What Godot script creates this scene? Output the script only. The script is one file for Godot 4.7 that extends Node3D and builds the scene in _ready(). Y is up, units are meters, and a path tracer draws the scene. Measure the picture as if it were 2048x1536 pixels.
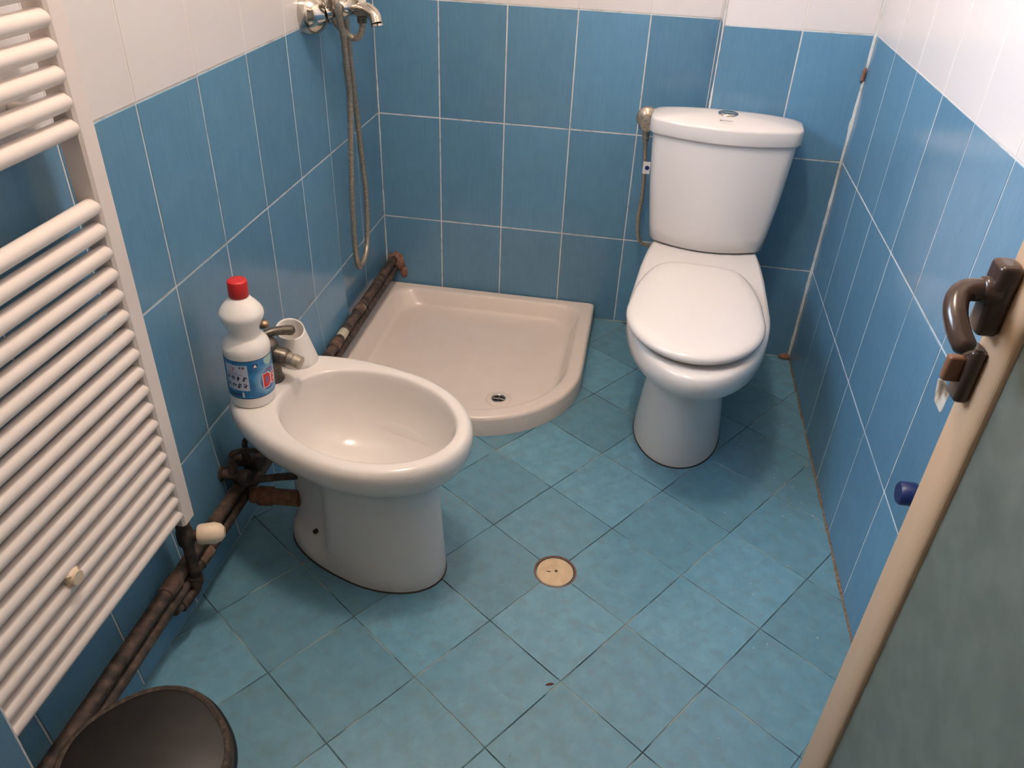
extends Node3D

const W := 1.364          # room width
const FRONT := 2.36       # inner face of the front wall
const CEIL := 2.5
const BOX_X := 0.982      # boxed-in part of the back wall
const BOX_Z := 0.1083

var M := {}
var rng := RandomNumberGenerator.new()

# ------------------------------------------------------------------ helpers
func s2l(r: int, g: int, b: int) -> Color:
	return Color(r / 255.0, g / 255.0, b / 255.0)

func mat(c: Color, rough := 0.5, metal := 0.0, spec := 0.5) -> StandardMaterial3D:
	var m := StandardMaterial3D.new()
	m.albedo_color = c
	m.roughness = rough
	m.metallic = metal
	m.metallic_specular = spec
	return m

func noise_mat(cols: Array, offs: Array, freq: float, rough := 0.5, metal := 0.0, scale := 1.0, bump := 0.0, sd := 1) -> StandardMaterial3D:
	var m := mat(Color.WHITE, rough, metal)
	var n := FastNoiseLite.new()
	n.seed = sd
	n.frequency = freq
	n.fractal_octaves = 5
	var g := Gradient.new()
	g.offsets = PackedFloat32Array(offs)
	g.colors = PackedColorArray(cols)
	var t := NoiseTexture2D.new()
	t.width = 256
	t.height = 256
	t.seamless = true
	t.noise = n
	t.color_ramp = g
	m.albedo_texture = t
	m.uv1_triplanar = true
	m.uv1_world_triplanar = true
	m.uv1_scale = Vector3.ONE * scale
	if bump > 0.0:
		var t2 := NoiseTexture2D.new()
		t2.width = 256
		t2.height = 256
		t2.seamless = true
		t2.noise = n
		t2.as_normal_map = true
		t2.bump_strength = bump
		m.normal_enabled = true
		m.normal_texture = t2
	return m

func new_st() -> SurfaceTool:
	var st := SurfaceTool.new()
	st.begin(Mesh.PRIMITIVE_TRIANGLES)
	return st

# a, b, c run counter-clockwise seen from outside
func tri(st: SurfaceTool, a: Vector3, b: Vector3, c: Vector3) -> void:
	st.add_vertex(a)
	st.add_vertex(c)
	st.add_vertex(b)

func quad(st: SurfaceTool, a: Vector3, b: Vector3, c: Vector3, d: Vector3) -> void:
	tri(st, a, b, c)
	tri(st, a, c, d)

func loft(st: SurfaceTool, rings: Array, cap0 := true, cap1 := true, closed := true) -> void:
	st.set_smooth_group(0)
	for i in rings.size() - 1:
		var a: PackedVector3Array = rings[i]
		var b: PackedVector3Array = rings[i + 1]
		var n := a.size()
		for k in (n if closed else n - 1):
			var k2 := (k + 1) % n
			quad(st, a[k], a[k2], b[k2], b[k])
	st.set_smooth_group(4294967295)
	if cap0:
		fan(st, rings[0], true)
	if cap1:
		fan(st, rings[rings.size() - 1], false)

func fan(st: SurfaceTool, r: PackedVector3Array, flip: bool) -> void:
	var c := Vector3.ZERO
	for p in r:
		c += p
	c /= r.size()
	for k in r.size():
		var k2 := (k + 1) % r.size()
		if flip:
			tri(st, c, r[k2], r[k])
		else:
			tri(st, c, r[k], r[k2])

func box(st: SurfaceTool, c: Vector3, s: Vector3, ch := 0.0) -> void:
	# chamfered along all vertical and horizontal edges by lofting four rings along y
	var h := s * 0.5
	if ch <= 0.0:
		var r0 := rect_ring(c, h.x, h.z, -h.y, 0.0)
		var r1 := rect_ring(c, h.x, h.z, h.y, 0.0)
		st.set_smooth_group(4294967295)
		for k in 4:
			var k2 := (k + 1) % 4
			quad(st, r0[k], r0[k2], r1[k2], r1[k])
		fan(st, r0, true)
		fan(st, r1, false)
		return
	var rings := [rect_ring(c, h.x - ch, h.z - ch, -h.y, ch), rect_ring(c, h.x, h.z, -h.y + ch, ch), rect_ring(c, h.x, h.z, h.y - ch, ch), rect_ring(c, h.x - ch, h.z - ch, h.y, ch)]
	st.set_smooth_group(4294967295)
	for i in 3:
		var a: PackedVector3Array = rings[i]
		var b: PackedVector3Array = rings[i + 1]
		for k in 8:
			var k2 := (k + 1) % 8
			quad(st, a[k], a[k2], b[k2], b[k])
	fan(st, rings[0], true)
	fan(st, rings[3], false)

func rect_ring(c: Vector3, hx: float, hz: float, y: float, ch: float) -> PackedVector3Array:
	var o := PackedVector3Array()
	if ch <= 0.0:
		for q in [[1, 1], [1, -1], [-1, -1], [-1, 1]]:
			o.append(c + Vector3(q[0] * hx, y, q[1] * hz))
		return o
	for q in [[1.0, 1.0, 0], [1.0, -1.0, 1], [-1.0, -1.0, 0], [-1.0, 1.0, 1]]:
		var px := c + Vector3(q[0] * (hx - ch), y, q[1] * hz)
		var pz := c + Vector3(q[0] * hx, y, q[1] * (hz - ch))
		if q[2] == 0:
			o.append(px)
			o.append(pz)
		else:
			o.append(pz)
			o.append(px)
	return o

func tube(st: SurfaceTool, pts: Array, rads, sides := 14, caps := true, ribs := 0.0) -> void:
	var rings := []
	var up := Vector3.UP
	var n := pts.size()
	var prev := Vector3.ZERO
	for i in n:
		var d: Vector3
		if i == 0:
			d = pts[1] - pts[0]
		elif i == n - 1:
			d = pts[n - 1] - pts[n - 2]
		else:
			d = pts[i + 1] - pts[i - 1]
		d = d.normalized()
		if i == 0:
			if absf(d.dot(up)) > 0.9:
				up = Vector3.RIGHT
			prev = (up - d * up.dot(d)).normalized()
		else:
			prev = (prev - d * prev.dot(d)).normalized()
		var s := d.cross(prev)
		var r: float = rads[i] if rads is Array else rads
		if ribs > 0.0:
			r += ribs * (1.0 if i % 2 == 0 else -1.0)
		var ring := PackedVector3Array()
		for k in sides:
			var a := TAU * k / sides
			ring.append(pts[i] + (prev * cos(a) + s * sin(a)) * r)
		rings.append(ring)
	loft(st, rings, caps, caps)

# Catmull-Rom through the points
func curve(pts: Array, step: float) -> Array:
	var c := Curve3D.new()
	c.bake_interval = step
	for i in pts.size():
		var a: Vector3 = pts[maxi(i - 1, 0)]
		var b: Vector3 = pts[mini(i + 1, pts.size() - 1)]
		var t := (b - a) / 6.0
		c.add_point(pts[i], -t, t)
	var L := c.get_baked_length()
	var n := int(L / step)
	var o := []
	for i in n + 1:
		o.append(c.sample_baked(L * i / n, true))
	return o

# profile: [radius, height] from the bottom up, around the y axis at c
func lathe(st: SurfaceTool, prof: Array, c := Vector3.ZERO, segs := 32, caps := true) -> void:
	var rings := []
	for p in prof:
		var ring := PackedVector3Array()
		for k in segs:
			var a := TAU * k / segs
			ring.append(c + Vector3(cos(a) * p[0], p[1], -sin(a) * p[0]))
		rings.append(ring)
	loft(st, rings, caps, caps)

func smooth_prof(pts: Array, step: float) -> Array:
	var v := []
	for p in pts:
		v.append(Vector3(p[0], p[1], 0))
	var o := []
	for q in curve(v, step):
		o.append([q.x, q.y])
	return o

func obj(called: String, st: SurfaceTool, m: Material, parent: Node = null, xf := Transform3D.IDENTITY) -> MeshInstance3D:
	st.generate_normals()
	var o := MeshInstance3D.new()
	o.name = called
	o.mesh = st.commit()
	o.material_override = m
	o.transform = xf
	(self if parent == null else parent).add_child(o, true)
	return o

func piece(called: String, mesh: Mesh, m: Material, parent: Node, xf: Transform3D) -> MeshInstance3D:
	var o := MeshInstance3D.new()
	o.name = called
	o.mesh = mesh
	o.material_override = m
	o.transform = xf
	parent.add_child(o, true)
	return o

func tag(o: Node, label: String, category: String, group := "") -> void:
	o.set_meta("label", label)
	o.set_meta("category", category)
	if group != "":
		o.set_meta("group", group)

func structure(o: Node, label: String) -> void:
	o.set_meta("kind", "structure")
	o.set_meta("label", label)

func thing(called: String, label: String, category: String, at := Vector3.ZERO, turn := 0.0, group := "") -> Node3D:
	var o := Node3D.new()
	o.name = called
	o.position = at
	o.rotation.y = turn
	add_child(o, true)
	tag(o, label, category, group)
	return o

# a tile: convex polygon in local xy, front face at z = 0, chamfered edge
func tile_mesh(poly: PackedVector2Array, depth: float, ch: float, uvs: Vector2) -> ArrayMesh:
	var st := new_st()
	st.set_smooth_group(4294967295)
	var n := poly.size()
	if Geometry2D.is_polygon_clockwise(poly) == false:
		poly.reverse()
	var ccw := poly.duplicate()
	# is_polygon_clockwise assumes y down, so make the winding explicit
	var area := 0.0
	for k in n:
		area += ccw[k].cross(ccw[(k + 1) % n])
	if area < 0.0:
		ccw.reverse()
	var inner := PackedVector2Array()
	for k in n:
		var p := ccw[k]
		var d0 := (p - ccw[(k + n - 1) % n]).normalized()
		var d1 := (ccw[(k + 1) % n] - p).normalized()
		var n0 := Vector2(-d0.y, d0.x)
		var n1 := Vector2(-d1.y, d1.x)
		var b := n0 + n1
		var l := b.length_squared()
		inner.append(p + (b * (2.0 / l) * ch if l > 0.3 else n0 * ch))
	for k in n:
		var k2 := (k + 1) % n
		_uvq(st, ccw[k], ccw[k2], ccw[k2], ccw[k], -depth, -ch, uvs)
		_uvq(st, ccw[k], ccw[k2], inner[k2], inner[k], -ch, 0.0, uvs)
	var idx := Geometry2D.triangulate_polygon(inner)
	for t in range(0, idx.size(), 3):
		var a := inner[idx[t]]
		var b2 := inner[idx[t + 1]]
		var c := inner[idx[t + 2]]
		if (b2 - a).cross(c - a) < 0.0:
			var sw := b2
			b2 = c
			c = sw
		for q in [a, c, b2]:
			st.set_uv(Vector2(q.x / uvs.x, -q.y / uvs.y))
			st.add_vertex(Vector3(q.x, q.y, 0))
	st.generate_normals()
	st.generate_tangents()
	return st.commit()

func _uvq(st: SurfaceTool, a: Vector2, b: Vector2, c: Vector2, d: Vector2, z0: float, z1: float, uvs: Vector2) -> void:
	var A := Vector3(a.x, a.y, z0)
	var B := Vector3(b.x, b.y, z0)
	var C := Vector3(c.x, c.y, z1)
	var D := Vector3(d.x, d.y, z1)
	for q in [A, C, B, A, D, C]:
		st.set_uv(Vector2(q.x / uvs.x, -q.y / uvs.y))
		st.add_vertex(q)

# ------------------------------------------------------------------ textures
func streak_tex(base: Color, amp: float, sd: int, w := 128, h := 192, aniso := 14.0) -> ImageTexture:
	var img := Image.create(w, h, false, Image.FORMAT_RGB8)
	var n := FastNoiseLite.new()
	n.seed = sd
	n.frequency = 0.09
	n.fractal_octaves = 3
	var n2 := FastNoiseLite.new()
	n2.seed = sd + 77
	n2.frequency = 0.018
	for y in h:
		for x in w:
			var v := n.get_noise_2d(x * 2.2, y / aniso * 2.2) * amp
			v += n2.get_noise_2d(x, y) * amp * 0.9
			img.set_pixel(x, y, Color(base.r * (1.0 + v * 1.35), base.g * (1.0 + v), base.b * (1.0 + v * 0.8)))
	return ImageTexture.create_from_image(img)

func floor_tex(base: Color, sd: int) -> ImageTexture:
	var w := 192
	var img := Image.create(w, w, false, Image.FORMAT_RGB8)
	var n := FastNoiseLite.new()
	n.seed = sd
	n.frequency = 0.02
	n.fractal_octaves = 5
	var n2 := FastNoiseLite.new()
	n2.seed = sd + 5
	n2.frequency = 0.15
	n2.fractal_octaves = 3
	var dust := Color(0.42, 0.42, 0.37)
	for y in w:
		for x in w:
			var v := n.get_noise_2d(x, y) * 0.09 + n2.get_noise_2d(x * 0.3, y * 2.0) * 0.03
			var c := Color(base.r * (1 + v), base.g * (1 + v * 0.8), base.b * (1 + v * 0.7))
			var d := clampf(n.get_noise_2d(x * 1.3 + 900, y * 1.3) * 0.6 - 0.06, 0.0, 0.16)
			img.set_pixel(x, y, c.lerp(dust, d))
	return ImageTexture.create_from_image(img)

func fill_poly(img: Image, poly: PackedVector2Array, c: Color) -> void:
	var lo := poly[0]
	var hi := poly[0]
	for p in poly:
		lo = lo.min(p)
		hi = hi.max(p)
	for y in range(maxi(0, int(lo.y)), mini(img.get_height(), int(hi.y) + 2)):
		for x in range(maxi(0, int(lo.x)), mini(img.get_width(), int(hi.x) + 2)):
			if Geometry2D.is_point_in_polygon(Vector2(x + 0.5, y + 0.5), poly):
				img.set_pixel(x, y, c)

func strokes(img: Image, o: Vector2, s: Vector2, polys: Array, c: Color) -> void:
	for q in polys:
		var p := PackedVector2Array()
		for v in q:
			p.append(o + Vector2(v[0] * s.x, v[1] * s.y))
		fill_poly(img, p, c)

func label_tex() -> ImageTexture:
	var w := 1024
	var h := 320
	var img := Image.create(w, h, false, Image.FORMAT_RGB8)
	var n := FastNoiseLite.new()
	n.seed = 4
	n.frequency = 0.012
	var ce := Vector2(650, 190)
	for y in h:
		for x in w:
			var v := n.get_noise_2d(x, y) * 0.12
			var c := Color(0.16 + v * 0.5, 0.45 + v, 0.66 + v)
			# printed white burst round the disc
			var d := (Vector2(x, y) - ce) * Vector2(1.0, 0.95)
			var g := clampf(1.6 - d.length() / 85.0, 0.0, 1.0)
			c = c.lerp(Color(0.86, 0.90, 0.88), g * 0.8)
			var leaf := (Vector2(x, y) - Vector2(660, 30)).length()
			if leaf < 52.0:
				c = c.lerp(Color(0.80, 0.88, 0.78), clampf((52.0 - leaf) / 20.0, 0, 0.8))
			if y < 7 or y > h - 8:
				c = Color(0.10, 0.26, 0.42)
			img.set_pixel(x, y, c)
	var disc := PackedVector2Array()
	var disc2 := PackedVector2Array()
	for k in 40:
		var a := TAU * k / 40
		disc.append(ce + Vector2(cos(a) * 78, sin(a) * 88))
		disc2.append(ce + Vector2(-4 + cos(a) * 70, 26 + sin(a) * 62))
	fill_poly(img, disc, Color(0.42, 0.48, 0.68))
	fill_poly(img, disc2, Color(0.28, 0.36, 0.60))
	var D := [[[0, 0], [0.62, 0], [0.95, 0.22], [0.95, 0.74], [0.62, 1], [0, 1]]]
	var Dh := [[[0.30, 0.24], [0.55, 0.24], [0.66, 0.36], [0.66, 0.62], [0.55, 0.76], [0.30, 0.76]]]
	var E := [[[0, 0], [0.85, 0], [0.85, 0.22], [0.30, 0.22], [0.30, 0.39], [0.75, 0.39], [0.75, 0.61], [0.30, 0.61], [0.30, 0.78], [0.85, 0.78], [0.85, 1], [0, 1]]]
	var red := Color(0.80, 0.13, 0.13)
	var wh := Color(0.93, 0.90, 0.88)
	for off in [[-5, -5], [5, -5], [-5, 5], [5, 5]]:
		strokes(img, Vector2(596 + off[0], 138 + off[1]), Vector2(70, 112), D, wh)
		strokes(img, Vector2(672 + off[0], 162 + off[1]), Vector2(58, 84), E, wh)
	strokes(img, Vector2(596, 138), Vector2(70, 112), D, red)
	strokes(img, Vector2(596, 138), Vector2(70, 112), Dh, Color(0.45, 0.42, 0.60))
	strokes(img, Vector2(672, 162), Vector2(58, 84), E, red)
	# small purple line of print above the letters
	img.fill_rect(Rect2i(626, 100, 60, 8), Color(0.45, 0.33, 0.50))
	img.fill_rect(Rect2i(632, 114, 56, 7), Color(0.45, 0.33, 0.50))
	# mark with a white triangle in a dark ring
	var ring := PackedVector2Array()
	for k in 24:
		ring.append(Vector2(548, 48) + Vector2(cos(TAU * k / 24) * 20, sin(TAU * k / 24) * 22))
	fill_poly(img, ring, Color(0.12, 0.20, 0.38))
	fill_poly(img, PackedVector2Array([Vector2(548, 32), Vector2(562, 60), Vector2(534, 60)]), wh)
	# pale data panel with dark pictograms
	img.fill_rect(Rect2i(318, 34, 176, 214), Color(0.74, 0.76, 0.82))
	for k in 20:
		img.fill_rect(Rect2i(380 + int(16 * cos(k)), 66 + int(18 * sin(k)), 5, 5), Color(0.70, 0.38, 0.36))
	img.fill_rect(Rect2i(384, 60, 14, 14), Color(0.70, 0.38, 0.36))
	img.fill_rect(Rect2i(436, 44, 14, 18), Color(0.36, 0.36, 0.44))
	img.fill_rect(Rect2i(456, 44, 18, 18), Color(0.36, 0.36, 0.44))
	img.fill_rect(Rect2i(330, 98, 90, 5), Color(0.5, 0.5, 0.58))
	img.fill_rect(Rect2i(330, 112, 120, 5), Color(0.5, 0.5, 0.58))
	var r2 := RandomNumberGenerator.new()
	r2.seed = 9
	for row in 2:
		for col in 4:
			var ox := 326 + col * 42
			var oy := 128 + row * 58
			for q in 9:
				img.fill_rect(Rect2i(ox + r2.randi_range(0, 18), oy + r2.randi_range(0, 26), r2.randi_range(8, 17), r2.randi_range(7, 16)), Color(0.12, 0.12, 0.22))
			for q in 3:
				img.fill_rect(Rect2i(ox + r2.randi_range(6, 24), oy + r2.randi_range(6, 30), 6, 6), Color(0.80, 0.82, 0.86))
	img.fill_rect(Rect2i(318, 270, 140, 30), Color(0.20, 0.30, 0.46))
	img.fill_rect(Rect2i(436, 262, 16, 44), Color(0.80, 0.84, 0.86))
	return ImageTexture.create_from_image(img)

func make_materials() -> void:
	M.blue = []
	for k in 4:
		var m := mat(Color.WHITE, 0.16)
		var t: float = [1.0, 0.96, 1.04, 0.99][k]
		m.albedo_texture = streak_tex(Color(0.38 * t, 0.55 * t, 0.665 * t), 0.028, 11 + k * 7)
		M.blue.append(m)
	M.white = []
	for k in 2:
		var m := mat(Color.WHITE, 0.16)
		m.albedo_color = [Color(0.875, 0.855, 0.85), Color(0.868, 0.848, 0.842)][k]
		M.white.append(m)
	M.floor = []
	for k in 4:
		var m := mat(Color.WHITE, 0.34)
		var t: float = [1.0, 0.95, 1.04, 0.98][k]
		m.albedo_texture = floor_tex(Color(0.385 * t, 0.56 * t, 0.635 * t), 51 + k * 9)
		M.floor.append(m)
	M.grout = noise_mat([Color(0.68, 0.67, 0.65), Color(0.80, 0.81, 0.80), Color(0.84, 0.855, 0.86)], [0.1, 0.35, 0.9], 0.03, 0.9, 0.0, 3.0)
	M.floor_grout = noise_mat([Color(0.16, 0.21, 0.22), Color(0.24, 0.32, 0.34), Color(0.42, 0.50, 0.51), Color(0.62, 0.62, 0.56)], [0.22, 0.40, 0.52, 0.70], 0.02, 0.9, 0.0, 1.4)
	M.white_grout = mat(Color(0.87, 0.845, 0.83), 0.8)
	M.plaster = mat(Color(0.90, 0.88, 0.86), 0.9)
	M.china = mat(Color(0.865, 0.84, 0.82), 0.17)
	M.seat = mat(Color(0.875, 0.845, 0.82), 0.2)
	M.tray = noise_mat([Color(0.895, 0.835, 0.79), Color(0.90, 0.84, 0.797), Color(0.905, 0.845, 0.803)], [0.2, 0.5, 0.8], 0.02, 0.2, 0.0, 2.0)
	M.rad = mat(Color(0.90, 0.855, 0.83), 0.3)
	M.chrome = mat(Color(0.78, 0.76, 0.73), 0.12, 1.0)
	M.dull = noise_mat([Color(0.34, 0.315, 0.285), Color(0.46, 0.435, 0.40)], [0.3, 0.7], 0.05, 0.36, 0.75, 12.0)
	M.hose = noise_mat([Color(0.60, 0.55, 0.49), Color(0.72, 0.68, 0.62)], [0.3, 0.7], 0.05, 0.35, 0.55, 8.0)
	M.rust = noise_mat([Color(0.17, 0.14, 0.125), Color(0.25, 0.20, 0.175), Color(0.33, 0.26, 0.22), Color(0.42, 0.35, 0.31)], [0.2, 0.45, 0.65, 0.9], 0.02, 0.7, 0.0, 6.0, 2.0)
	M.rust_pale = noise_mat([Color(0.24, 0.19, 0.16), Color(0.40, 0.31, 0.26), Color(0.50, 0.41, 0.35), Color(0.78, 0.76, 0.66)], [0.2, 0.5, 0.8, 0.93], 0.02, 0.75, 0.0, 6.0, 2.0, 5)
	M.brick = noise_mat([Color(0.42, 0.28, 0.24), Color(0.60, 0.43, 0.37), Color(0.68, 0.57, 0.50)], [0.25, 0.55, 0.85], 0.06, 0.95, 0.0, 14.0, 8.0)
	M.pvc = noise_mat([Color(0.40, 0.25, 0.15), Color(0.52, 0.34, 0.22)], [0.3, 0.7], 0.03, 0.5, 0.0, 6.0)
	M.dark = mat(Color(0.03, 0.03, 0.03), 0.7)
	M.bin = noise_mat([Color(0.05, 0.043, 0.04), Color(0.085, 0.073, 0.066)], [0.3, 0.75], 0.02, 0.42, 0.0, 5.0)
	M.bin_dust = noise_mat([Color(0.15, 0.125, 0.105), Color(0.30, 0.25, 0.20)], [0.35, 0.75], 0.03, 0.8, 0.0, 9.0)
	M.cream = mat(Color(0.74, 0.62, 0.50), 0.35)
	M.panel = noise_mat([Color(0.36, 0.385, 0.355), Color(0.40, 0.425, 0.395)], [0.3, 0.7], 0.03, 0.4, 0.0, 2.0)
	M.handle = mat(Color(0.23, 0.17, 0.145), 0.18)
	M.knobwood = mat(Color(0.42, 0.28, 0.19), 0.45)
	M.bottle = mat(Color(0.93, 0.91, 0.89), 0.32)
	M.cap = mat(Color(0.78, 0.16, 0.16), 0.4)
	M.label = mat(Color.WHITE, 0.35)
	M.label.albedo_texture = label_tex()
	M.plastic = mat(Color(0.90, 0.88, 0.86), 0.35)
	M.ivory = mat(Color(0.88, 0.80, 0.70), 0.4)
	M.drain_cover = noise_mat([Color(0.78, 0.67, 0.54), Color(0.82, 0.71, 0.58), Color(0.85, 0.745, 0.62)], [0.2, 0.5, 0.8], 0.02, 0.5, 0.0, 5.0)
	M.drain_ring = noise_mat([Color(0.36, 0.22, 0.18), Color(0.58, 0.44, 0.39)], [0.3, 0.7], 0.08, 0.7, 0.0, 20.0)
	M.bluecap = mat(Color(0.12, 0.17, 0.35), 0.35)
	M.screw = mat(Color(0.22, 0.17, 0.14), 0.6)

# ------------------------------------------------------------------ scene
func _ready() -> void:
	rng.seed = 7
	camera_and_light()
	make_materials()
	build_shell()
	build_floor()
	build_door()
	build_tray()
	build_toilet()
	build_bidet()
	build_radiator()
	build_pipes()
	build_mixer()
	build_bin()
	build_small()

func camera_and_light() -> void:
	var cam := Camera3D.new()
	cam.name = "camera"
	cam.basis = Basis(Vector3(0.98467882, 0.03588202, -0.17064614), Vector3(-0.12479472, 0.8285107, -0.54589037), Vector3(0.1217945, 0.55882242, 0.82029483))
	cam.position = Vector3(0.8091, 1.3207, 2.3975)
	cam.fov = 51.6745
	cam.near = 0.02
	add_child(cam)
	cam.current = true
	var we := WorldEnvironment.new()
	we.name = "environment"
	var e := Environment.new()
	e.background_mode = Environment.BG_SKY
	var sky := Sky.new()
	var sm := ProceduralSkyMaterial.new()
	sm.sky_top_color = Color(0.81, 0.89, 1.0)
	sm.sky_horizon_color = Color(0.92, 0.95, 1.0)
	sm.ground_bottom_color = Color(0.42, 0.42, 0.42)
	sm.ground_horizon_color = Color(0.62, 0.64, 0.66)
	sm.sun_angle_max = 0.0
	sm.energy_multiplier = 33.0
	sky.sky_material = sm
	e.sky = sky
	e.ambient_light_source = Environment.AMBIENT_SOURCE_DISABLED
	e.tonemap_mode = Environment.TONE_MAPPER_LINEAR
	e.tonemap_exposure = 1.0
	e.sdfgi_enabled = true
	e.ssao_enabled = true
	e.ssil_enabled = true
	we.environment = e
	add_child(we)
	# the room's ceiling lamp
	var lamp := thing("ceiling_lamp", "round opal glass ceiling lamp above the bathroom floor", "lamp", Vector3(0.58, CEIL, 1.30))
	var b := new_st()
	lathe(b, [[0.065, -0.03], [0.07, -0.02], [0.07, 0.0]])
	obj("lamp_base", b, mat(Color(0.85, 0.85, 0.83), 0.4), lamp)
	var g := new_st()
	lathe(g, smooth_prof([[0.001, -0.17], [0.05, -0.16], [0.09, -0.115], [0.09, -0.075], [0.06, -0.032]], 0.01), Vector3.ZERO, 32, false)
	var gm := mat(Color(0.95, 0.93, 0.9), 0.3)
	gm.emission_enabled = true
	gm.emission = Color(1.0, 0.92, 0.84)
	gm.emission_energy_multiplier = 1.2
	obj("lamp_shade", g, gm, lamp)
	var l := OmniLight3D.new()
	l.name = "lamp_light"
	l.light_color = Color(1.0, 0.925, 0.855)
	l.light_energy = 1.36
	l.light_size = 0.09
	l.omni_range = 8.0
	l.omni_attenuation = 2.0
	l.shadow_enabled = true
	l.position = Vector3(0, -0.1, 0)
	lamp.add_child(l)

func wall_basis(side: String) -> Transform3D:
	if side == "left":
		return Transform3D(Basis(Vector3(0, 0, -1), Vector3(0, 1, 0), Vector3(1, 0, 0)), Vector3(0, 0, 0))
	if side == "right":
		return Transform3D(Basis(Vector3(0, 0, 1), Vector3(0, 1, 0), Vector3(-1, 0, 0)), Vector3(W, 0, 0))
	if side == "boxing":
		return Transform3D(Basis.IDENTITY, Vector3(0, 0, BOX_Z))
	if side == "pier":
		return Transform3D(Basis(Vector3(0, 0, -1), Vector3(0, 1, 0), Vector3(1, 0, 0)), Vector3(0.13, 0, 0))
	return Transform3D.IDENTITY

var tile_cache := {}
func wall_tile(parent: Node, x0: float, x1: float, y0: float, y1: float, white: bool, tilt := 0.0) -> void:
	var j := 0.0019
	var w := x1 - x0 - 2 * j
	var h := y1 - y0 - 2 * j
	if w < 0.006 or h < 0.006:
		return
	var key := "%d_%d" % [roundi(w * 2000), roundi(h * 2000)]
	if not tile_cache.has(key):
		tile_cache[key] = tile_mesh(PackedVector2Array([Vector2(-w / 2, -h / 2), Vector2(w / 2, -h / 2), Vector2(w / 2, h / 2), Vector2(-w / 2, h / 2)]), 0.006, 0.0007, Vector2(0.2, 0.333))
	var m: Material = M.white[rng.randi() % 2] if white else M.blue[rng.randi() % 4]
	var b := Basis.from_euler(Vector3(rng.randf_range(-0.0012, 0.0012), rng.randf_range(-0.0018, 0.0018), 0))
	var c := Vector3((x0 + x1) / 2, (y0 + y1) / 2, rng.randf_range(-0.0003, 0.0003))
	if tilt != 0.0:
		b = Basis(Vector3.RIGHT, -tilt) * b
		c.z += sin(tilt) * h * 0.5
	piece("tile", tile_cache[key], m, parent, Transform3D(b, c))

func slab(st: SurfaceTool, x0: float, x1: float, y0: float, y1: float, z0: float, z1: float) -> void:
	box(st, Vector3((x0 + x1) / 2, (y0 + y1) / 2, (z0 + z1) / 2), Vector3(x1 - x0, y1 - y0, z1 - z0))

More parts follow.
